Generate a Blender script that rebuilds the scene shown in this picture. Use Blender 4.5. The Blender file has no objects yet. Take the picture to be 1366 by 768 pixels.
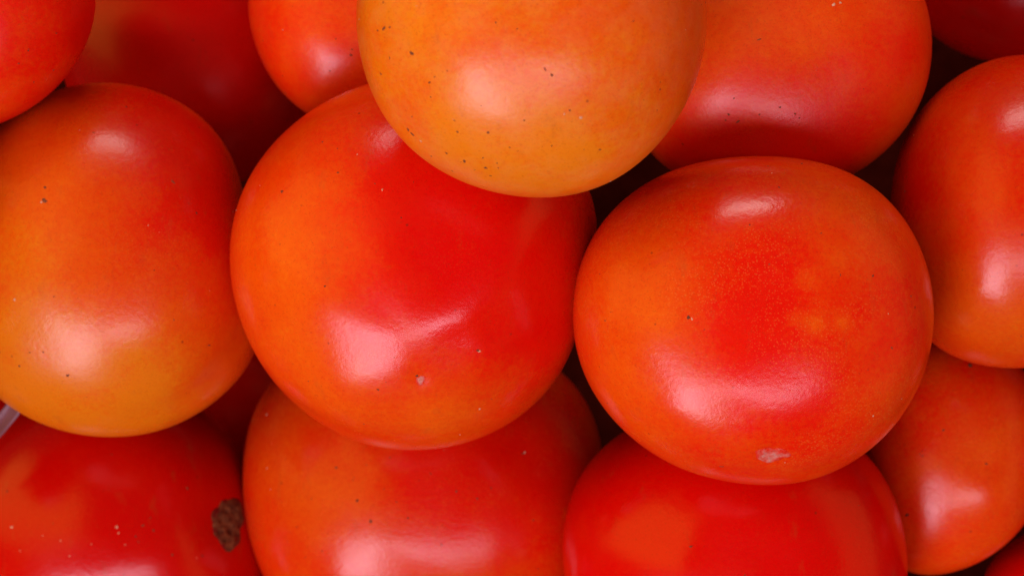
import bpy, math, random
import numpy as np
from mathutils import Matrix, Vector

random.seed(7)
S = bpy.context.scene
col = S.collection

# ------------------------------------------------------------------ camera
CAM_H = 0.45                      # metres above the middle of the heap
MM = 0.218 / 1366                 # metres per photo pixel at z = 0
cam = bpy.data.cameras.new('camera')
cam.sensor_width = 36.0
cam.lens = 36.0 * CAM_H / 0.218
cam.clip_start = 0.01
cam.clip_end = 20.0
cam.dof.use_dof = True
cam.dof.focus_distance = CAM_H - 0.030
cam.dof.aperture_fstop = 20.0
cam_ob = bpy.data.objects.new('camera', cam)
cam_ob.location = (0, 0, CAM_H)
col.objects.link(cam_ob)
S.camera = cam_ob

# ------------------------------------------------------------------ light
W = bpy.data.worlds.new('World')
S.world = W
W.use_nodes = True
W.node_tree.nodes['Background'].inputs['Color'].default_value = (1.0, 0.50, 0.32, 1)
W.node_tree.nodes['Background'].inputs['Strength'].default_value = 0.09


def area_light(name, position, facing, w, h, radiance, color):
    """A rectangular lamp: daylight into the stall, or added fill; its width runs level."""
    li = bpy.data.lights.new(name, 'AREA')
    li.shape = 'RECTANGLE'
    li.size, li.size_y = w, h
    li.energy = radiance * math.pi * w * h
    li.color = color
    o = bpy.data.objects.new(name, li)
    z = Vector(facing).normalized()                  # a lamp shines along its own -Z
    x = Vector((0, 0, 1)).cross(z).normalized()
    y = z.cross(x)
    o.matrix_world = Matrix(((x.x, y.x, z.x, position[0]), (x.y, y.y, z.y, position[1]), (x.z, y.z, z.z, position[2]), (0, 0, 0, 1)))
    col.objects.link(o)
    return o


# the open front of the stall (towards the bottom of the picture): one sloping plane, taller at its left
FRONT = Vector((0.0, -0.62, 0.785))
FRONT_UP = Vector((0.0, 0.785, 0.62))


def front(name, x0, x1, v0, v1, radiance, color):
    p = FRONT * 1.5 + FRONT_UP * ((v0 + v1) / 2) + Vector(((x0 + x1) / 2, 0, 0))
    area_light(name, p, FRONT, x1 - x0, v1 - v0, radiance, color)


front('front_opening', -0.98, -0.32, -0.50, 0.38, 10.2, (1.0, 0.82, 1.0))
front('front_side_opening', -0.22, 0.58, 0.14, 0.38, 9.0, (1.0, 0.82, 0.98))
# the low gap at the back
area_light('back_opening', (0.0, 1.48, 0.78), (0.0, 0.87, 0.46), 0.75, 0.36, 9.0, (1.0, 0.95, 0.9))
# light through the warm awning at the left
area_light('awning_glow', (-1.17, 0.40, 0.87), (-0.78, 0.26, 0.58), 0.95, 2.1, 1.65, (1.0, 0.46, 0.05))

# an added warm fill lamp that brightens the right-hand sides
area_light('right_fill', (1.50, 0.20, 0.62), (0.92, 0.12, 0.38), 2.4, 1.0, 0.8, (1.0, 0.34, 0.08))

S.view_settings.view_transform = 'Standard'
S.view_settings.look = 'None'
S.view_settings.gamma = 1.0
S.view_settings.exposure = 0.0
S.view_settings.use_curve_mapping = False
S.render.engine = 'CYCLES'
S.cycles.max_bounces = 8
S.cycles.diffuse_bounces = 2
S.cycles.use_denoising = True


# ------------------------------------------------------------------ helpers
def tag(o, label=None, cat=None, group=None, kind=None):
    if label: o['label'] = label
    if cat: o['category'] = cat
    if group: o['group'] = group
    if kind: o['kind'] = kind
    return o


def new_mesh(name, verts, faces, mat, parent=None, smooth=True):
    me = bpy.data.meshes.new(name)
    me.from_pydata([tuple(v) for v in verts], [], [tuple(f) for f in faces])
    me.update()
    if smooth:
        me.polygons.foreach_set('use_smooth', [True] * len(me.polygons))
    me.materials.append(mat)
    o = bpy.data.objects.new(name, me)
    col.objects.link(o)
    if parent is not None:
        o.parent = parent
    return o


class Nodes:
    def __init__(self, name):
        self.mat = bpy.data.materials.new(name)
        self.mat.use_nodes = True
        self.t = self.mat.node_tree
        self.bsdf = self.t.nodes['Principled BSDF']

    def add(self, typ, **kw):
        n = self.t.nodes.new(typ)
        for k, v in kw.items():
            if isinstance(k, str) and k.startswith('i_'):
                n.inputs[k[2:].replace('_', ' ')].default_value = v
            else:
                setattr(n, k, v)
        return n

    def link(self, a, b):
        self.t.links.new(a, b)


def noise_tex(N, scale, detail, rough=0.5, off=0.0):
    tc = N.add('ShaderNodeTexCoord')
    mp = N.add('ShaderNodeMapping')
    mp.inputs['Location'].default_value = (off, off * 1.7, -off)
    N.link(tc.outputs['Object'], mp.inputs['Vector'])
    n = N.add('ShaderNodeTexNoise')
    n.inputs['Scale'].default_value = scale
    n.inputs['Detail'].default_value = detail
    n.inputs['Roughness'].default_value = rough
    N.link(mp.outputs['Vector'], n.inputs['Vector'])
    return n, mp


def map_range(N, src, a, b, c, d, smooth=False):
    m = N.add('ShaderNodeMapRange')
    if smooth: m.interpolation_type = 'SMOOTHSTEP'
    m.inputs['From Min'].default_value = a
    m.inputs['From Max'].default_value = b
    m.inputs['To Min'].default_value = c
    m.inputs['To Max'].default_value = d
    N.link(src, m.inputs['Value'])
    return m.outputs['Result']


def math_node(N, op, a, b):
    m = N.add('ShaderNodeMath', operation=op)
    for k, v in enumerate((a, b)):
        if hasattr(v, 'is_output'):
            N.link(v, m.inputs[k])
        else:
            m.inputs[k].default_value = v
    return m.outputs[0]


def mix_color(N, fac, a, b, blend='MIX'):
    m = N.add('ShaderNodeMix', data_type='RGBA', blend_type=blend)
    for s, v in (('Factor', fac), ('A', a), ('B', b)):
        sock = [i for i in m.inputs if i.name == s and (s == 'Factor' and i.type == 'VALUE' or s != 'Factor' and i.type == 'RGBA')][0]
        if hasattr(v, 'is_output'):
            N.link(v, sock)
        else:
            sock.default_value = v
    return [o for o in m.outputs if o.type == 'RGBA'][0]


def skin_material(name, seed, tone=(1, 1, 1), rough=0.27, fleck=0.0, dust=0.0, spec=0.38):
    """Tomato skin: ripeness runs from deep red over orange to amber."""
    N = Nodes(name)
    at = N.add('ShaderNodeAttribute', attribute_name='ripeness')
    n1, _ = noise_tex(N, 95, 5, 0.62, seed)           # blotches, about a centimetre
    n2, _ = noise_tex(N, 900, 3, 0.6, seed + 3)       # grain of the skin
    r = math_node(N, 'ADD', at.outputs['Fac'], map_range(N, n1.outputs['Fac'], 0.3, 0.7, -0.09, 0.09))
    r = math_node(N, 'ADD', r, map_range(N, n2.outputs['Fac'], 0.3, 0.7, -0.075, 0.075))
    ramp = N.add('ShaderNodeValToRGB')
    e = ramp.color_ramp.elements
    e[0].position, e[0].color = 0.0, (0.76, 0.0009, 0.0001, 1)
    e[1].position, e[1].color = 1.0, (0.82, 0.235, 0.005, 1)
    for p, c in ((0.25, (0.78, 0.010, 0.0002, 1)), (0.5, (0.78, 0.060, 0.0010, 1)), (0.75, (0.82, 0.118, 0.0015, 1))):
        x = e.new(p); x.color = c
    N.link(r, ramp.inputs['Fac'])
    c = mix_color(N, 1.0, ramp.outputs['Color'], tuple(tone) + (1,), 'MULTIPLY')
    # minute pale lenticels scattered through the skin
    tc = N.add('ShaderNodeTexCoord')
    v = N.add('ShaderNodeTexVoronoi')
    v.inputs['Scale'].default_value = 1900
    N.link(tc.outputs['Object'], v.inputs['Vector'])
    big, _ = noise_tex(N, 60, 2, 0.5, seed + 9)
    dot = map_range(N, v.outputs['Distance'], 0.08, 0.42, 1, 0, True)
    dot = math_node(N, 'MULTIPLY', dot, map_range(N, big.outputs['Fac'], 0.42, 0.62, 0.12, 1.0))
    dot = math_node(N, 'MULTIPLY', dot, 0.05 + fleck)
    c = mix_color(N, dot, c, (0.86, 0.34, 0.06, 1))
    # sparse brown pin pricks
    v2 = N.add('ShaderNodeTexVoronoi')
    v2.inputs['Scale'].default_value = 190
    N.link(tc.outputs['Object'], v2.inputs['Vector'])
    sep = N.add('ShaderNodeSeparateColor')
    N.link(v2.outputs['Color'], sep.inputs[0])
    pick = map_range(N, sep.outputs[0], 0.74, 0.76, 0, 1)
    pin = math_node(N, 'MULTIPLY', map_range(N, v2.outputs['Distance'], 0.03, 0.075, 1, 0, True), pick)
    pin = math_node(N, 'MULTIPLY', pin, 0.6)
    c = mix_color(N, pin, c, (0.16, 0.02, 0.008, 1))
    # pores and faint weathering streaks
    n6, _ = noise_tex(N, 2600, 2, 0.5, seed + 40)
    c = mix_color(N, map_range(N, n6.outputs['Fac'], 0.56, 0.74, 0, 0.30), c, (0.30, 0.018, 0.004, 1))
    n7, m7 = noise_tex(N, 240, 4, 0.7, seed + 44)
    m7.inputs['Scale'].default_value = (1.0, 0.35, 1.0)
    m7.inputs['Rotation'].default_value = (0.3, 0.2, seed)
    c = mix_color(N, map_range(N, n7.outputs['Fac'], 0.60, 0.78, 0, 0.28), c, (0.36, 0.085, 0.015, 1))
    if dust:
        n4, _ = noise_tex(N, 160, 6, 0.7, seed + 21)
        c = mix_color(N, map_range(N, n4.outputs['Fac'], 0.42, 0.75, 0, dust), c, (0.86, 0.42, 0.17, 1))
    N.link(c, N.bsdf.inputs['Base Color'])
    n5, _ = noise_tex(N, 70, 4, 0.6, seed + 30)
    N.link(map_range(N, n5.outputs['Fac'], 0.3, 0.7, rough - 0.05, rough + 0.07), N.bsdf.inputs['Roughness'])
    N.bsdf.inputs['Specular IOR Level'].default_value = spec
    N.bsdf.inputs['Subsurface Weight'].default_value = 0.12
    N.bsdf.inputs['Subsurface Radius'].default_value = (1.0, 0.25, 0.08)
    N.bsdf.inputs['Subsurface Scale'].default_value = 0.004
    bp = N.add('ShaderNodeBump')
    bp.inputs['Strength'].default_value = 0.125
    bp.inputs['Distance'].default_value = 0.0004
    N.link(math_node(N, 'ADD', n2.outputs['Fac'], math_node(N, 'MULTIPLY', n1.outputs['Fac'], 1.2)), bp.inputs['Height'])
    N.link(bp.outputs['Normal'], N.bsdf.inputs['Normal'])
    return N.mat


def plain_material(name, ca, cb, scale, rough=0.7, bump=0.4, dist=0.0006, detail=5):
    N = Nodes(name)
    n, _ = noise_tex(N, scale, detail, 0.65, 1.3)
    c = mix_color(N, map_range(N, n.outputs['Fac'], 0.35, 0.65, 0, 1), ca + (1,), cb + (1,))
    N.link(c, N.bsdf.inputs['Base Color'])
    N.bsdf.inputs['Roughness'].default_value = rough
    bp = N.add('ShaderNodeBump')
    bp.inputs['Strength'].default_value = bump
    bp.inputs['Distance'].default_value = dist
    N.link(n.outputs['Fac'], bp.inputs['Height'])
    N.link(bp.outputs['Normal'], N.bsdf.inputs['Normal'])
    return N.mat



MAT_DIRT = plain_material('dirt', (0.10, 0.022, 0.007), (0.25, 0.07, 0.02), 900, 0.9)
MAT_FLECK = plain_material('pale_crumb', (0.62, 0.30, 0.14), (0.75, 0.45, 0.28), 900, 0.8)
def scar_material(name, pale_a, pale_b, skin, e0, e1, scale, rough):
    N = Nodes(name)
    at = N.add('ShaderNodeAttribute', attribute_name='edge')
    n, _ = noise_tex(N, scale, 4, 0.7, 5)
    n2, _ = noise_tex(N, 500, 3, 0.6, 8)
    pale = mix_color(N, map_range(N, n.outputs['Fac'], 0.35, 0.65, 0, 1), pale_a, pale_b)
    f = math_node(N, 'ADD', at.outputs['Fac'], map_range(N, n2.outputs['Fac'], 0.3, 0.7, -0.45, 0.45))
    c = mix_color(N, map_range(N, f, e0, e1, 0, 1), pale, skin)
    N.link(c, N.bsdf.inputs['Base Color'])
    N.bsdf.inputs['Roughness'].default_value = rough
    N.bsdf.inputs['Specular IOR Level'].default_value = 0.3
    bp = N.add('ShaderNodeBump'); bp.inputs['Strength'].default_value = 0.7; bp.inputs['Distance'].default_value = 0.0007
    N.link(n.outputs['Fac'], bp.inputs['Height']); N.link(bp.outputs['Normal'], N.bsdf.inputs['Normal'])
    return N.mat


MAT_SCAR = scar_material('dry_scar_skin', (0.62, 0.13, 0.08, 1), (0.64, 0.30, 0.24, 1), (0.74, 0.020, 0.001, 1), 0.25, 0.95, 1100, 0.42)
MAT_CORK = scar_material('corky_stem_scar', (0.055, 0.012, 0.004, 1), (0.27, 0.10, 0.03, 1), (0.16, 0.006, 0.002, 1), 0.75, 1.1, 620, 0.75)
MAT_SHADED_WOOD = plain_material('shaded_gap_wood', (0.020, 0.0015, 0.0008), (0.045, 0.005, 0.0025), 60, 1.0)  # dark red puts the shade of the deep gaps into the table colour
MAT_SHADED_WOOD.node_tree.nodes['Principled BSDF'].inputs['Specular IOR Level'].default_value = 0.0

# ------------------------------------------------------------------ tomato body
_topo = {}


def cube_sphere(n):
    """Directions and quads of a cube blown up to a sphere (no poles)."""
    if n in _topo:
        return _topo[n]
    pts, quads, index = [], [], {}
    g = [math.tan((i / n - 0.5) * math.pi / 2) for i in range(n + 1)]
    def vid(ax, s, i, j):
        c = [0, 0, 0]
        c[ax] = s * n
        c[(ax + 1) % 3] = 2 * i - n
        c[(ax + 2) % 3] = 2 * j - n
        k = tuple(c)
        if k not in index:
            p = [0.0, 0.0, 0.0]
            p[ax] = s
            p[(ax + 1) % 3] = g[i]
            p[(ax + 2) % 3] = g[j]
            index[k] = len(pts)
            pts.append(p)
        return index[k]
    for ax in range(3):
        for s in (-1, 1):
            for i in range(n):
                for j in range(n):
                    q = [vid(ax, s, i, j), vid(ax, s, i + 1, j), vid(ax, s, i + 1, j + 1), vid(ax, s, i, j + 1)]
                    quads.append(q if s > 0 else q[::-1])
    d = np.array(pts)
    d /= np.linalg.norm(d, axis=1)[:, None]
    _topo[n] = (d, np.array(quads, dtype=np.int32))
    return _topo[n]


def waves(seed, count, freq):
    r = np.random.RandomState(seed)
    k = r.normal(size=(count, 3)) * freq
    ph = r.uniform(0, 6.283, count)
    def f(d):
        return np.sin(d @ k.T + ph).sum(axis=1) / math.sqrt(count)
    return f


class Body:
    """A closed fruit: measured girth outline, own height above and below the girth, lobes and dimples."""

    def __init__(self, outline, z, up, down, power, seed, wobble=0.010, lobes=(0, 0.0), axis=None, dimples=(), shear=(0, 0), shrink=0.994):
        k = (CAM_H - z) / CAM_H * MM                     # metres per pixel at this height
        P = np.array(outline, float)
        if P.ndim == 1:                                   # (cx, cy, rx, ry)
            t = np.linspace(0, 2 * math.pi, 24, endpoint=False)
            P = np.stack([P[0] + P[2] * np.cos(t), P[1] + P[3] * np.sin(t)], 1)
        P = np.stack([(P[:, 0] - 683) * k, (384 - P[:, 1]) * k], 1)
        c = 0.5 * (P.max(0) + P.min(0))
        self.centre = np.array([c[0], c[1], z])
        self.k = k
        Q = P - c
        th = np.arctan2(Q[:, 1], Q[:, 0])
        ra = np.hypot(Q[:, 0], Q[:, 1]) * shrink
        o = np.argsort(th)
        th, ra = th[o], ra[o]
        T = np.linspace(-math.pi, math.pi, 721)[:-1]
        R = np.interp(T, np.r_[th[-1] - 2 * math.pi, th, th[0] + 2 * math.pi], np.r_[ra[-1], ra, ra[0]])
        F = np.fft.rfft(R)
        m = np.arange(len(F))
        self.R = np.fft.irfft(F * np.exp(-(m / 7.5) ** 2 / 1.0), 720)
        F2 = F.copy(); F2[3:] = 0
        self.E = np.fft.irfft(F2, 720)
        self.mean = self.R.mean()
        self.up, self.down, self.n = up * self.mean, down * self.mean, power
        self.w1, self.w2 = waves(seed, 9, 2.2), waves(seed + 50, 14, 5.0)
        self.wob = wobble
        self.lob = lobes
        self.shear = shear
        self.dim = []
        a = np.array(axis if axis is not None else (0.3, -0.4, 0.5), float)
        self.axis = a / np.linalg.norm(a)
        u = np.cross(self.axis, (0.2, 0.9, 0.1)); u /= np.linalg.norm(u)
        self.u, self.v = u, np.cross(self.axis, u)
        D, _ = cube_sphere(48)
        self._D = D
        self._P = self.at(D)
        for (px, py, depth, width) in dimples:
            self.dim.append((self.direction(px, py), depth, width))
        self._P = self.at(D)

    def ring(self, tab, th):
        x = (th + math.pi) / (2 * math.pi) * 720
        i = np.floor(x).astype(int)
        f = x - i
        return tab[i % 720] * (1 - f) + tab[(i + 1) % 720] * f

    def at(self, d):
        """Local surface point for each unit direction."""
        d = np.atleast_2d(d)
        th = np.arctan2(d[:, 1], d[:, 0])
        rho = np.hypot(d[:, 0], d[:, 1])
        b = rho ** 4
        R = self.ring(self.E, th) * (1 - b) + self.ring(self.R, th) * b
        H = np.where(d[:, 2] > 0, self.up, self.down)
        s = ((rho / R) ** self.n + (np.abs(d[:, 2]) / H) ** self.n) ** (-1.0 / self.n)
        inner = 1 - b                                     # leave the measured girth untouched
        s = s * (1 + self.wob * inner * (self.w1(d) + 0.45 * self.w2(d)))
        if self.lob[0]:
            ph = np.arctan2(d @ self.v, d @ self.u)
            ca = d @ self.axis
            s = s * (1 + self.lob[1] * inner * np.cos(self.lob[0] * ph + 0.6 * np.sin(2 * ph)) * (1 - ca ** 2) * np.clip(0.35 + ca, 0.2, 1.3))
        p = d * s[:, None]
        p[:, 0] += self.shear[0] * np.clip(p[:, 2], 0, None) ** 2 / self.up
        p[:, 1] += self.shear[1] * np.clip(p[:, 2], 0, None) ** 2 / self.up
        for (c, depth, width) in self.dim:
            a = np.arccos(np.clip(d @ c, -1, 1)) * self.mean
            p -= d * (depth * 1e-3 * np.exp(-(a / (width * 1e-3)) ** 2))[:, None]
        return p

    def direction(self, px, py):
        """Direction of the upper skin point that lies at a measured spot."""
        x = (px - 683) * MM; y = (384 - py) * MM
        P = self._P + self.centre
        sc = CAM_H / (CAM_H - P[:, 2])
        e = (P[:, 0] * sc - x) ** 2 + (P[:, 1] * sc - y) ** 2
        e = np.where(self._P[:, 2] > -0.1 * self.mean, e, 9)
        i = np.argsort(e)[:4]
        w = 1 / (e[i] + 1e-9)
        d = (self._D[i] * w[:, None]).sum(0)
        return d / np.linalg.norm(d)


GROUP = 'ripe tomatoes heaped together'
tomatoes = {}


def frame_of(d):
    a = np.cross(d, (0.13, 0.95, 0.21)); a /= np.linalg.norm(a)
    return a, np.cross(d, a)


def lumps(body, spots, mat, name, parent, rng):
    """Small crusty spots lying on the skin: [(direction, radius_mm, height_mm, stretch, angle)]."""
    V, F = [], []
    for (d, r, h, st, an) in spots:
        a, b = frame_of(d)
        a, b = a * math.cos(an) + b * math.sin(an), b * math.cos(an) - a * math.sin(an)
        base = len(V)
        k = 8
        dirs = [d]
        for ring in (0.6, 1.0):
            for q in range(k):
                t = 2 * math.pi * q / k
                rr = r * 1e-3 / body.mean * ring * rng.uniform(0.35, 1.4)
                e = d + (a * math.cos(t) * st + b * math.sin(t)) * rr
                dirs.append(e / np.linalg.norm(e))
        dirs = np.array(dirs)
        P = body.at(dirs)
        hh = np.r_[1.0, np.full(k, 0.75), np.full(k, -0.25)] * h * 1e-3
        P = P + dirs * hh[:, None]
        V += list(P)
        for q in range(k):
            q2 = (q + 1) % k
            F.append((base, base + 1 + q, base + 1 + q2))
            F.append((base + 1 + q, base + 1 + k + q, base + 1 + k + q2, base + 1 + q2))
    if V:
        o = new_mesh(name, V, F, mat, parent)
        return o


def tomato(key, label, outline, z, ripe, up=0.86, down=0.9, power=2.25, seed=1, n=84, rough=0.27, fleck=0.0, dust=0.0,
           blobs=(), specks=(), crumbs=(), scatter=14, spec=0.38, streak=0.0, tone=(1, 1, 1), **kw):
    body = Body(outline, z, up, down, power, seed, **kw)
    D, Q = cube_sphere(n)
    P = body.at(D)
    me = bpy.data.meshes.new('tomato')
    me.vertices.add(len(P)); me.vertices.foreach_set('co', P.ravel())
    me.loops.add(Q.size); me.loops.foreach_set('vertex_index', Q.ravel())
    me.polygons.add(len(Q))
    me.polygons.foreach_set('loop_start', np.arange(0, Q.size, 4, dtype=np.int32))
    me.polygons.foreach_set('use_smooth', np.ones(len(Q), dtype=bool))
    me.update(calc_edges=True)
    # ripeness of the skin, from 0 (deep red) to 1 (amber); some blobs paint in reflections and shade
    w = waves(seed + 7, 10, 2.6); w3 = waves(seed + 11, 16, 7.0)
    r = ripe + 0.05 * w(D) + 0.03 * w3(D)
    ang = np.arctan2(D @ body.v, D @ body.u)
    r = r + streak * np.cos(11 * ang + 2 * np.sin(3 * ang)) * (1 - (D @ body.axis) ** 2)
    for (px, py, rad, amt) in blobs:
        c = body.at(body.direction(px, py))[0]
        dd = np.linalg.norm(P - c, axis=1) / (rad * MM)
        r = r + amt * np.exp(-dd ** 2)
    at = me.attributes.new('ripeness', 'FLOAT', 'POINT')
    at.data.foreach_set('value', np.clip(r, 0, 1).astype(np.float32))
    me.materials.append(skin_material('tomato_skin', seed * 1.37, tone, rough, fleck, dust, spec))
    o = bpy.data.objects.new('tomato', me)
    o.location = body.centre
    col.objects.link(o)
    tag(o, label, 'tomato', GROUP)
    rng = random.Random(seed)
    sp = [(body.direction(px, py), s * 0.78, 0.06, rng.uniform(0.7, 1.7), rng.uniform(0, 3)) for (px, py, s) in specks]
    for q in range(int(scatter * 1.8)):
        d = np.array([rng.gauss(0, 1), rng.gauss(0, 1), abs(rng.gauss(0, 1)) * 0.9]); d /= np.linalg.norm(d)
        sp.append((d, rng.choice((0.09, 0.11, 0.13, 0.17, 0.26)), 0.05, rng.choice((0.6, 0.9, 1.3, 2.2, 3.2)), rng.uniform(0, 3)))
    if sp:
        s = lumps(body, sp, MAT_DIRT, 'dirt_specks', o, rng)
        s['kind'] = 'stuff'
    cr = [(body.direction(px, py), s * 0.75, 0.07, rng.uniform(0.7, 1.5), rng.uniform(0, 3)) for (px, py, s) in crumbs]
    for q in range(scatter // 3):
        d = np.array([rng.gauss(0, 1), rng.gauss(0, 1), abs(rng.gauss(0, 1)) * 0.9]); d /= np.linalg.norm(d)
        cr.append((d, rng.choice((0.08, 0.1, 0.14)), 0.08, rng.uniform(0.6, 1.6), rng.uniform(0, 3)))
    if cr:
        s = lumps(body, cr, MAT_FLECK, 'pale_crumbs', o, rng)
        s['kind'] = 'stuff'
    tomatoes[key] = (o, body)
    return o, body


def scar(key, px, py, radius, stretch, name, mat, height, label=None, seed=3, an=0.0, lift=0.05):
    """A patch of dry skin that follows the fruit: uneven edge, lumpy height."""
    o, body = tomatoes[key]
    d = body.direction(px, py)
    a, b = frame_of(d)
    a, b = a * math.cos(an) + b * math.sin(an), b * math.cos(an) - a * math.sin(an)
    rng = np.random.RandomState(seed)
    ph = rng.uniform(0, 6.28, 4)
    nr, nt = 12, 40
    dirs, hh = [d], [height]
    for i in range(1, nr + 1):
        q = i / nr
        for j in range(nt):
            t = 2 * math.pi * j / nt
            e = 1 + 0.13 * math.sin(2 * t + ph[0]) + 0.11 * math.sin(3 * t + ph[1]) + 0.06 * math.sin(7 * t + ph[2])
            rr = radius * 1e-3 / body.mean * q * e
            v = d + (a * math.cos(t) * stretch + b * math.sin(t)) * rr
            dirs.append(v / np.linalg.norm(v))
            prof = (1 - q ** 6) if q < 1 else 0
            lump = 0.55 + 0.45 * math.sin(9 * q * math.cos(t) + ph[3]) * math.sin(8 * q * math.sin(t) + ph[0])
            hh.append(height * lump * prof + lift * prof - (0.06 if i == nr else 0))
    dirs = np.array(dirs)
    V = body.at(dirs) + dirs * (np.array(hh) * 1e-3)[:, None]
    F = [(0, 1 + j, 1 + (j + 1) % nt) for j in range(nt)]
    for i in range(nr - 1):
        for j in range(nt):
            p = 1 + i * nt
            F.append((p + j, p + nt + j, p + nt + (j + 1) % nt, p + (j + 1) % nt))
    s = new_mesh(name, V, F, mat, o)
    at = s.data.attributes.new('edge', 'FLOAT', 'POINT')
    at.data.foreach_set('value', np.r_[0.0, np.repeat(np.arange(1, nr + 1) / nr, nt)].astype(np.float32))
    if label: s['label'] = label
    return s, d


# ------------------------------------------------------------------ surface under the heap
def table():
    V = [(-0.45, -0.4, -0.225), (0.45, -0.4, -0.225), (0.45, 0.4, -0.225), (-0.45, 0.4, -0.225),
         (-0.45, -0.4, -0.255), (0.45, -0.4, -0.255), (0.45, 0.4, -0.255), (-0.45, 0.4, -0.255)]
    F = [(0, 1, 2, 3), (7, 6, 5, 4), (0, 4, 5, 1), (1, 5, 6, 2), (2, 6, 7, 3), (3, 7, 4, 0)]
    o = new_mesh('table_top', V, F, MAT_SHADED_WOOD, smooth=False)
    tag(o, kind='structure')


table()

# ------------------------------------------------------------------ the tomatoes
Z = dict(B=0.044, C=-0.010, D=0.010, A=-0.032, E=-0.018, F=-0.016, O=-0.004, L=-0.038, G=-0.078, J=-0.038, H=-0.055,
         I=-0.084, K=-0.080, M=-0.095, N=-0.080, P=-0.134, Q=-0.110, R=-0.150, T=-0.150, U=-0.150)

tomato('B', 'orange tomato on top of the heap, speckled with dirt, cut by the top edge',
       [(476, 0), (478, 60), (490, 110), (510, 155), (545, 198), (590, 230), (640, 251), (700, 263), (760, 262), (810, 248), (850, 222), (885, 185),
        (915, 140), (935, 90), (942, 40), (940, -10), (926, -70), (890, -130), (820, -185), (720, -205), (620, -190), (540, -140), (490, -60)],
       Z['B'], 0.84, seed=3, rough=0.31, dust=0.14, power=2.2, scatter=26, lobes=(5, 0.006), axis=(0.1, 0.5, 0.8),
       blobs=[(700, 225, 130, 0.24), (640, 175, 60, 0.10), (920, 60, 120, -0.14), (520, 20, 70, 0.1), (760, 20, 130, -0.10), (860, 170, 90, 0.05)],
       specks=[(662, 30, 0.3), (575, 130, 0.25), (800, 200, 0.3), (880, 120, 0.3), (700, 160, 0.3), (620, 215, 0.4), (596, 205, 0.4), (655, 235, 0.3), (549, 72, 0.5), (503, 41, 0.3), (651, 177, 0.42), (649, 224, 0.5), (736, 195, 0.3), (543, 172, 0.4), (552, 180, 0.5), (611, 176, 0.3),
               (737, 100, 0.45), (690, 40, 0.25), (845, 28, 0.3), (597, 94, 0.3), (520, 77, 0.25), (573, 207, 0.3), (664, 218, 0.25), (644, 211, 0.3), (680, 196, 0.25), (760, 148, 0.3)],
       crumbs=[(563, 189, 0.5), (776, 157, 0.45), (818, 243, 0.35), (754, 152, 0.4)])

tomato('C', 'big red-orange tomato left of centre with a tiny pale blossom scar low on it',
       [(490, 113), (440, 135), (395, 165), (350, 210), (320, 265), (308, 335), (316, 405), (340, 465), (380, 525), (430, 570), (490, 593), (560, 600),
        (620, 592), (680, 565), (730, 525), (760, 480), (772, 430), (786, 370), (800, 300), (784, 235), (710, 165), (630, 120), (560, 103)],
       Z['C'], 0.38, seed=5, rough=0.24, scatter=16, lobes=(6, 0.020), axis=(0.08, -0.42, 0.8), power=2.3,
       blobs=[(380, 330, 110, 0.30), (400, 480, 110, 0.22), (615, 335, 125, -0.46), (600, 560, 90, 0.10), (730, 260, 70, -0.12), (690, 560, 80, 0.08), (720, 440, 60, -0.16), (560, 580, 130, 0.12)],  # left amber and middle red blobs paint awning and dark reflections into the skin
       specks=[(376, 256, 0.5), (637, 468, 0.4), (504, 520, 0.35), (556, 501, 0.6), (430, 190, 0.25), (450, 230, 0.3)],
       crumbs=[(510, 252, 0.4), (640, 545, 0.4), (640, 467, 0.5)],
       dimples=[(560, 506, 0.35, 2.2), (600, 470, 0.5, 6), (660, 440, 0.25, 5), (690, 480, 0.35, 5), (715, 525, 0.4, 5), (500, 300, 0.5, 14), (420, 560, 0.6, 9), (370, 400, 0.6, 11), (640, 560, 0.5, 8)])

tomato('D', 'big freckled orange-red tomato right of centre with a pale torn blossom scar at its bottom',
       [(985, 212), (930, 218), (870, 238), (820, 275), (785, 320), (766, 380), (764, 440), (775, 495), (805, 545), (850, 590), (910, 625), (980, 640),
        (1040, 645), (1090, 635), (1140, 610), (1185, 570), (1220, 510), (1237, 440), (1236, 380), (1225, 335), (1200, 290), (1160, 245), (1110, 222), (1050, 213)],
       Z['D'], 0.44, seed=8, rough=0.235, fleck=0.17, scatter=14, lobes=(5, 0.014), axis=(0.05, -0.75, 0.55), power=2.6,
       blobs=[(850, 400, 110, 0.24), (830, 500, 90, 0.14), (1025, 405, 95, -0.34), (960, 590, 90, 0.06), (1120, 310, 60, 0.10), (1090, 420, 40, 0.12), (1190, 430, 80, -0.15), (960, 240, 100, -0.15), (1060, 600, 120, -0.12), (1075, 372, 14, 0.25), (1088, 432, 14, 0.3), (1125, 432, 10, 0.25), (1060, 425, 10, 0.2), (1120, 345, 18, 0.16)],  # the large central red blob paints a dark reflection into the skin colour
       specks=[(919, 423, 0.55), (992, 212, 0.4), (1215, 395, 0.3), (1165, 368, 0.25), (1000, 300, 0.2)],
       crumbs=[(922, 425, 0.4), (1165, 555, 0.3)],
       dimples=[(1028, 605, 0.5, 2.6), (1020, 385, 1.5, 12.5), (870, 500, 0.5, 8), (1170, 470, 0.6, 9), (860, 300, 0.5, 9)])

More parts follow.
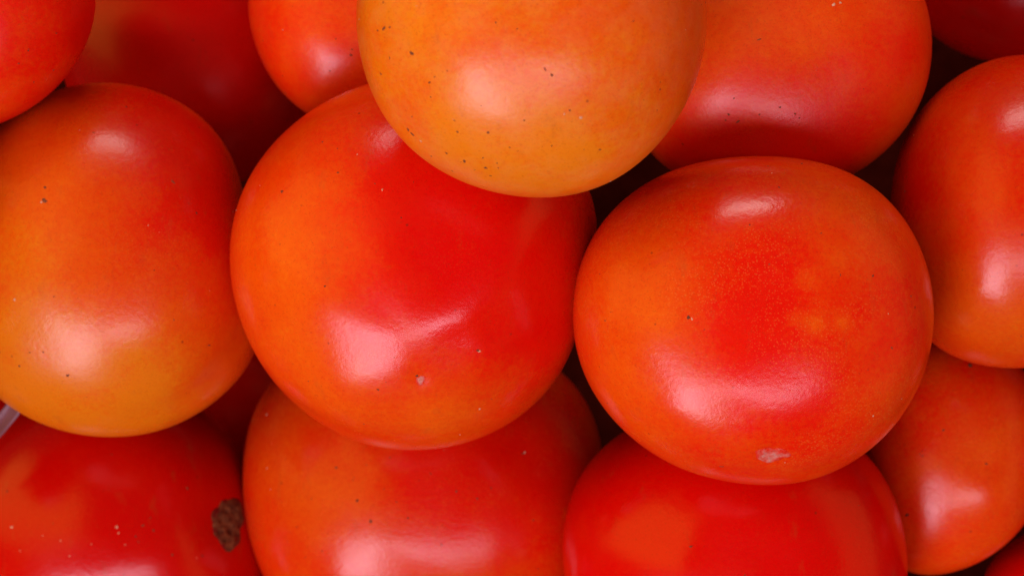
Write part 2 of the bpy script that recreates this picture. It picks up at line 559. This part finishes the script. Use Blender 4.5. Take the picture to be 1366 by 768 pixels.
tomato('A', 'tall amber-orange tomato at the left edge with a yellow lower end',
       [(90, 118), (140, 109), (200, 118), (250, 140), (290, 172), (312, 220), (322, 280), (338, 345), (352, 410), (345, 470), (316, 510), (281, 540), (224, 574),
        (172, 582), (112, 579), (60, 565), (0, 528), (-40, 480), (-60, 400), (-52, 300), (-25, 210), (25, 148)],
       Z['A'], 0.60, seed=13, rough=0.285, dust=0.0, fleck=0.05, tone=(0.90, 0.84, 0.5), scatter=16, lobes=(5, 0.012), axis=(-0.1, -0.6, 0.7), power=2.3, streak=0.015,
       blobs=[(120, 560, 150, 0.55), (30, 300, 110, 0.22), (40, 500, 120, 0.25), (190, 340, 110, -0.16), (255, 200, 130, -0.36), (140, 120, 110, -0.14), (300, 330, 90, -0.12), (130, 230, 60, 0.1)],
       specks=[(60, 250, 0.5), (60, 268, 0.75), (168, 143, 0.4), (57, 469, 0.4), (90, 500, 0.45), (40, 470, 0.3), (25, 488, 0.35), (262, 284, 0.3), (206, 361, 0.25)],
       crumbs=[(19, 400, 0.5), (55, 270, 0.5), (198, 300, 0.25)],
       dimples=[(285, 505, 0.8, 5), (245, 535, 0.6, 5), (318, 465, 0.8, 6), (190, 556, 0.5, 5), (60, 330, 0.5, 12), (20, 200, 0.8, 11)])

tomato('E', 'orange tomato with a red underside beside the top orange one',
       [(1226, 0), (1238, 50), (1236, 100), (1220, 150), (1185, 197), (1130, 238), (1070, 255), (1000, 258), (930, 245), (870, 212), (838, 150), (832, 70),
        (850, -10), (900, -80), (990, -125), (1090, -125), (1170, -80)],
       Z['E'], 0.55, seed=17, rough=0.33, fleck=0.06, scatter=10, lobes=(5, 0.012), axis=(0.1, 0.2, 0.8), power=2.5,
       blobs=[(1020, 50, 110, 0.16), (1010, 195, 130, -0.30), (1200, 40, 80, -0.3), (1120, 200, 80, -0.2)],
       specks=[(968, 160, 0.3), (985, 162, 0.4), (972, 153, 0.3), (1040, 143, 0.3), (1060, 152, 0.4), (1067, 158, 0.3), (980, 132, 0.25)],
       crumbs=[(1113, 6, 0.6), (1121, 4, 0.4)])

tomato('F', 'red oval tomato standing at the right edge beside the freckled one',
       [(1366, 72), (1330, 76), (1285, 95), (1245, 130), (1215, 170), (1200, 215), (1193, 265), (1196, 330), (1208, 400), (1235, 455), (1270, 478), (1310, 488),
        (1350, 491), (1410, 485), (1465, 455), (1500, 400), (1515, 300), (1500, 200), (1465, 115), (1415, 80)],
       Z['F'], 0.32, seed=21, rough=0.26, tone=(0.88, 0.85, 0.8), scatter=8, lobes=(4, 0.012), axis=(0.0, 0.8, 0.5), power=2.2, up=1.0,
       blobs=[(1330, 440, 110, 0.38), (1300, 220, 60, 0.08), (1225, 240, 60, -0.12)])  # the faint upper blob paints a streak of awning reflection into the red

tomato('G', 'orange-red tomato with brown specks at the bottom edge beneath the big left one',
       [(348, 515), (335, 560), (327, 610), (328, 660), (338, 720), (355, 768), (395, 830), (470, 860), (565, 872), (660, 860), (735, 825), (785, 770),
        (796, 690), (806, 620), (792, 545), (752, 490), (680, 462), (560, 452), (440, 462), (385, 480)],
       Z['G'], 0.38, seed=25, rough=0.24, fleck=0.06, tone=(0.92, 0.9, 0.9), scatter=26, lobes=(5, 0.012), axis=(0.1, 0.5, 0.8), power=2.3,
       blobs=[(460, 700, 120, 0.16), (380, 620, 80, 0.08), (560, 625, 90, -0.18), (700, 600, 120, -0.2), (640, 680, 80, -0.05)],  # the central red blob paints in the shadow of the tomato above
       specks=[(520, 610, 0.3), (545, 690, 0.35), (610, 655, 0.3), (590, 700, 0.25), (415, 665, 0.3), (655, 650, 0.3), (470, 640, 0.25), (476, 667, 0.5), (494, 694, 0.6), (449, 623, 0.4), (490, 620, 0.25), (512, 652, 0.3), (698, 605, 0.4), (430, 735, 0.3), (560, 640, 0.25), (530, 668, 0.3)],
       crumbs=[(356, 552, 0.4), (356, 624, 0.35), (700, 603, 0.4)])

tomato('J', 'plain bright red tomato at the bottom edge beneath the freckled one',
       [(752, 700), (760, 655), (785, 615), (830, 576), (890, 550), (970, 540), (1060, 552), (1130, 582), (1175, 625), (1196, 680), (1206, 740), (1200, 810),
        (1170, 880), (1090, 935), (980, 950), (870, 930), (790, 870), (757, 790)],
       Z['J'], 0.03, seed=29, rough=0.20, tone=(0.94, 0.9, 0.9), scatter=5, lobes=(5, 0.004), axis=(0.0, 0.5, 0.8), power=2.3,
       blobs=[(870, 740, 60, 0.10)])  # orange tint painted where the warm awning is reflected

tomato('H', 'orange-red tomato at the right edge with two small glints, below the oval one',
       [(1366, 500), (1393, 560), (1396, 620), (1368, 684), (1330, 727), (1290, 753), (1245, 767), (1205, 768), (1178, 745), (1160, 690), (1152, 620), (1160, 545),
        (1190, 480), (1250, 440), (1320, 455)],
       Z['H'], 0.38, seed=33, rough=0.24, fleck=0.05, scatter=8, lobes=(5, 0.012), axis=(-0.2, 0.0, 0.9), power=2.2,
       blobs=[(1300, 660, 80, 0.18), (1340, 580, 60, 0.12), (1230, 560, 80, -0.08)],
       dimples=[(1243, 655, 0.35, 5), (1300, 600, 0.5, 7)],
       specks=[(1294, 487, 0.6), (1258, 574, 0.35), (1315, 618, 0.4), (1210, 686, 0.6), (1227, 605, 0.3)])

tomato('I', 'deep red tomato in the bottom left corner with a brown corky stem scar',
       [(-42, 640), (-5, 585), (45, 540), (120, 505), (200, 508), (262, 535), (308, 585), (338, 650), (352, 720), (347, 800), (310, 870), (230, 920), (130, 930),
        (30, 890), (-30, 820), (-55, 730)],
       Z['I'], 0.02, seed=37, rough=0.19, tone=(0.80, 0.7, 0.7), scatter=22, lobes=(5, 0.010), axis=(0.9, 0.05, 0.3), power=2.3,
       blobs=[(40, 750, 50, 0.08)],  # the awning's orange reflection, painted into the skin colour
       dimples=[(300, 697, 1.6, 9)],
       specks=[(190, 700, 0.4), (205, 707, 0.35), (180, 715, 0.3), (200, 690, 0.3), (230, 740, 0.4), (250, 650, 0.5), (270, 740, 0.4), (10, 655, 0.4)],
       crumbs=[(155, 703, 0.55), (15, 703, 0.45), (57, 713, 0.35), (158, 711, 0.3), (80, 720, 0.3), (27, 735, 0.3), (122, 725, 0.25), (93, 742, 0.3), (167, 726, 0.3)])

tomato('K', 'shaded dark red tomato deep behind the tall amber one at top left',
       [(88, 95), (85, 30), (110, -40), (190, -90), (300, -90), (390, -20), (425, 80), (405, 175), (345, 235), (255, 250), (160, 215), (105, 150)],
       Z['K'], 0.0, seed=41, n=60, rough=0.3, scatter=4, spec=0.35)

tomato('L', 'small orange tomato at the top edge tucked against the top orange one',
       [(331, 0), (338, 45), (355, 92), (388, 135), (440, 168), (510, 172), (575, 130), (605, 50), (590, -40), (530, -105), (450, -115), (380, -85), (342, -40)],
       Z['L'], 0.48, seed=45, n=60, rough=0.30, scatter=10, lobes=(5, 0.01), power=2.3, blobs=[(350, 60, 60, -0.15), (400, 140, 60, -0.12)],
       specks=[(468, 74, 0.5), (440, 95, 0.4), (448, 52, 0.3), (470, 66, 0.4)])

tomato('O', 'red-orange tomato filling the top left corner above the amber one',
       [(126, 0), (115, 45), (92, 88), (55, 127), (0, 160), (-60, 178), (-140, 160), (-190, 90), (-200, 0), (-160, -100), (-60, -150), (50, -130), (110, -65)],
       Z['O'], 0.22, seed=49, n=60, rough=0.30, scatter=10, lobes=(5, 0.01), power=2.3, blobs=[(10, 130, 60, 0.12)],
       specks=[(38, 68, 0.35), (75, 45, 0.3), (25, 85, 0.3), (72, 93, 0.4)])

tomato('M', 'dark red tomato in shadow in the top right corner', (1350, -40, 142, 122), Z['M'], 0.0, seed=53, n=48, rough=0.3, scatter=2, spec=0.35)
tomato('N', 'dark red tomato in shadow in the bottom right corner', (1412, 800, 102, 95), Z['N'], 0.0, seed=57, n=48, rough=0.3, scatter=2, spec=0.35)
tomato('P', 'barely lit tomato deep in the gap below the amber one', (292, 556, 120, 105), Z['P'], 0.0, seed=61, n=40, rough=0.3, scatter=0)
tomato('Q', 'dark red tomato at the left edge behind the pale plastic strip', (-75, 580, 108, 100), Z['Q'], 0.0, seed=65, n=40, rough=0.3, scatter=0)


# the heap goes on all round the picture; these neighbours close it at the sides
for i, (cx, cy, rx, ry, z, ripe, where) in enumerate([
        (-300, 340, 215, 235, 0.006, 0.35, 'left of the tall amber one'), (-250, 800, 215, 210, -0.075, 0.10, 'left of the deep red one with the corky scar'),
        (200, -310, 215, 205, -0.045, 0.25, 'above the shaded dark red one'), (560, -420, 225, 210, -0.050, 0.45, 'behind the small orange one'),
        (1000, -370, 220, 215, -0.065, 0.20, 'behind the orange one with the red underside'), (1420, -270, 225, 215, -0.030, 0.05, 'above the shaded corner one'),
        (1740, 60, 215, 220, -0.020, 0.30, 'right of the oval one'), (1660, 560, 215, 220, -0.050, 0.15, 'right of the two-glint one'),
        (1500, 1010, 210, 200, -0.090, 0.30, 'below the one with two glints'), (200, 1140, 220, 205, -0.100, 0.40, 'below the deep red one with the corky scar'),
        (610, 1090, 215, 205, -0.095, 0.05, 'below the one with brown specks'), (1040, 1140, 220, 205, -0.080, 0.25, 'below the plain bright red one')]):
    tomato('ring%d' % i, 'tomato %s, outside the picture' % where, (cx, cy, rx, ry), z, ripe, seed=90 + i, n=36, scatter=0)

# ------------------------------------------------------------------ scars
scar('I', 304, 697, 6.4, 1.0, 'stem_scar', MAT_CORK, 0.4, 'brown corky stem scar', seed=4)
s, d = scar('C', 561, 507, 1.15, 0.95, 'blossom_scar', MAT_SCAR, 0.05, 'tiny pale round blossom scar', seed=6)
s, d = scar('D', 1028, 605, 2.2, 1.6, 'blossom_scar', MAT_SCAR, 0.16, 'pale torn blossom scar', seed=9)


# ------------------------------------------------------------------ strip of plastic wrapping
def strip():
    N = Nodes('pale_plastic_film')
    N.bsdf.inputs['Base Color'].default_value = (0.24, 0.09, 0.11, 1)
    N.bsdf.inputs['Roughness'].default_value = 0.5
    N.bsdf.inputs['Transmission Weight'].default_value = 0.2
    n, _ = noise_tex(N, 500, 3, 0.6, 2)
    bp = N.add('ShaderNodeBump'); bp.inputs['Strength'].default_value = 0.3; bp.inputs['Distance'].default_value = 0.0006
    N.link(n.outputs['Fac'], bp.inputs['Height']); N.link(bp.outputs['Normal'], N.bsdf.inputs['Normal'])
    a = np.array([(50, 498), (30, 522), (15, 548), (-2, 568), (-25, 592), (-60, 615)], float)
    V, F = [], []
    m = 7
    for i, (x, y) in enumerate(a):
        t = (a[min(i + 1, len(a) - 1)] - a[max(i - 1, 0)]); t /= np.linalg.norm(t)
        nx, ny = -t[1], t[0]
        for j in range(m):
            w = (j / (m - 1) - 0.5) * 21
            z = -0.047 + 0.0011 * math.cos(j * 0.55 + i * 0.3) + 0.001 * math.sin(i * 1.7)
            k = MM * (CAM_H - z) / CAM_H
            V.append(((x + nx * w - 683) * k, (384 - y - ny * w) * k, z))
    for i in range(len(a) - 1):
        for j in range(m - 1):
            F.append((i * m + j, i * m + j + 1, (i + 1) * m + j + 1, (i + 1) * m + j))
    o = new_mesh('plastic_strip', V, F, N.mat)
    so = o.modifiers.new('thickness', 'SOLIDIFY'); so.thickness = 0.0004
    tag(o, 'pale pinkish strip of plastic wrapping sticking out under the amber tomato', 'plastic wrapping')


strip()
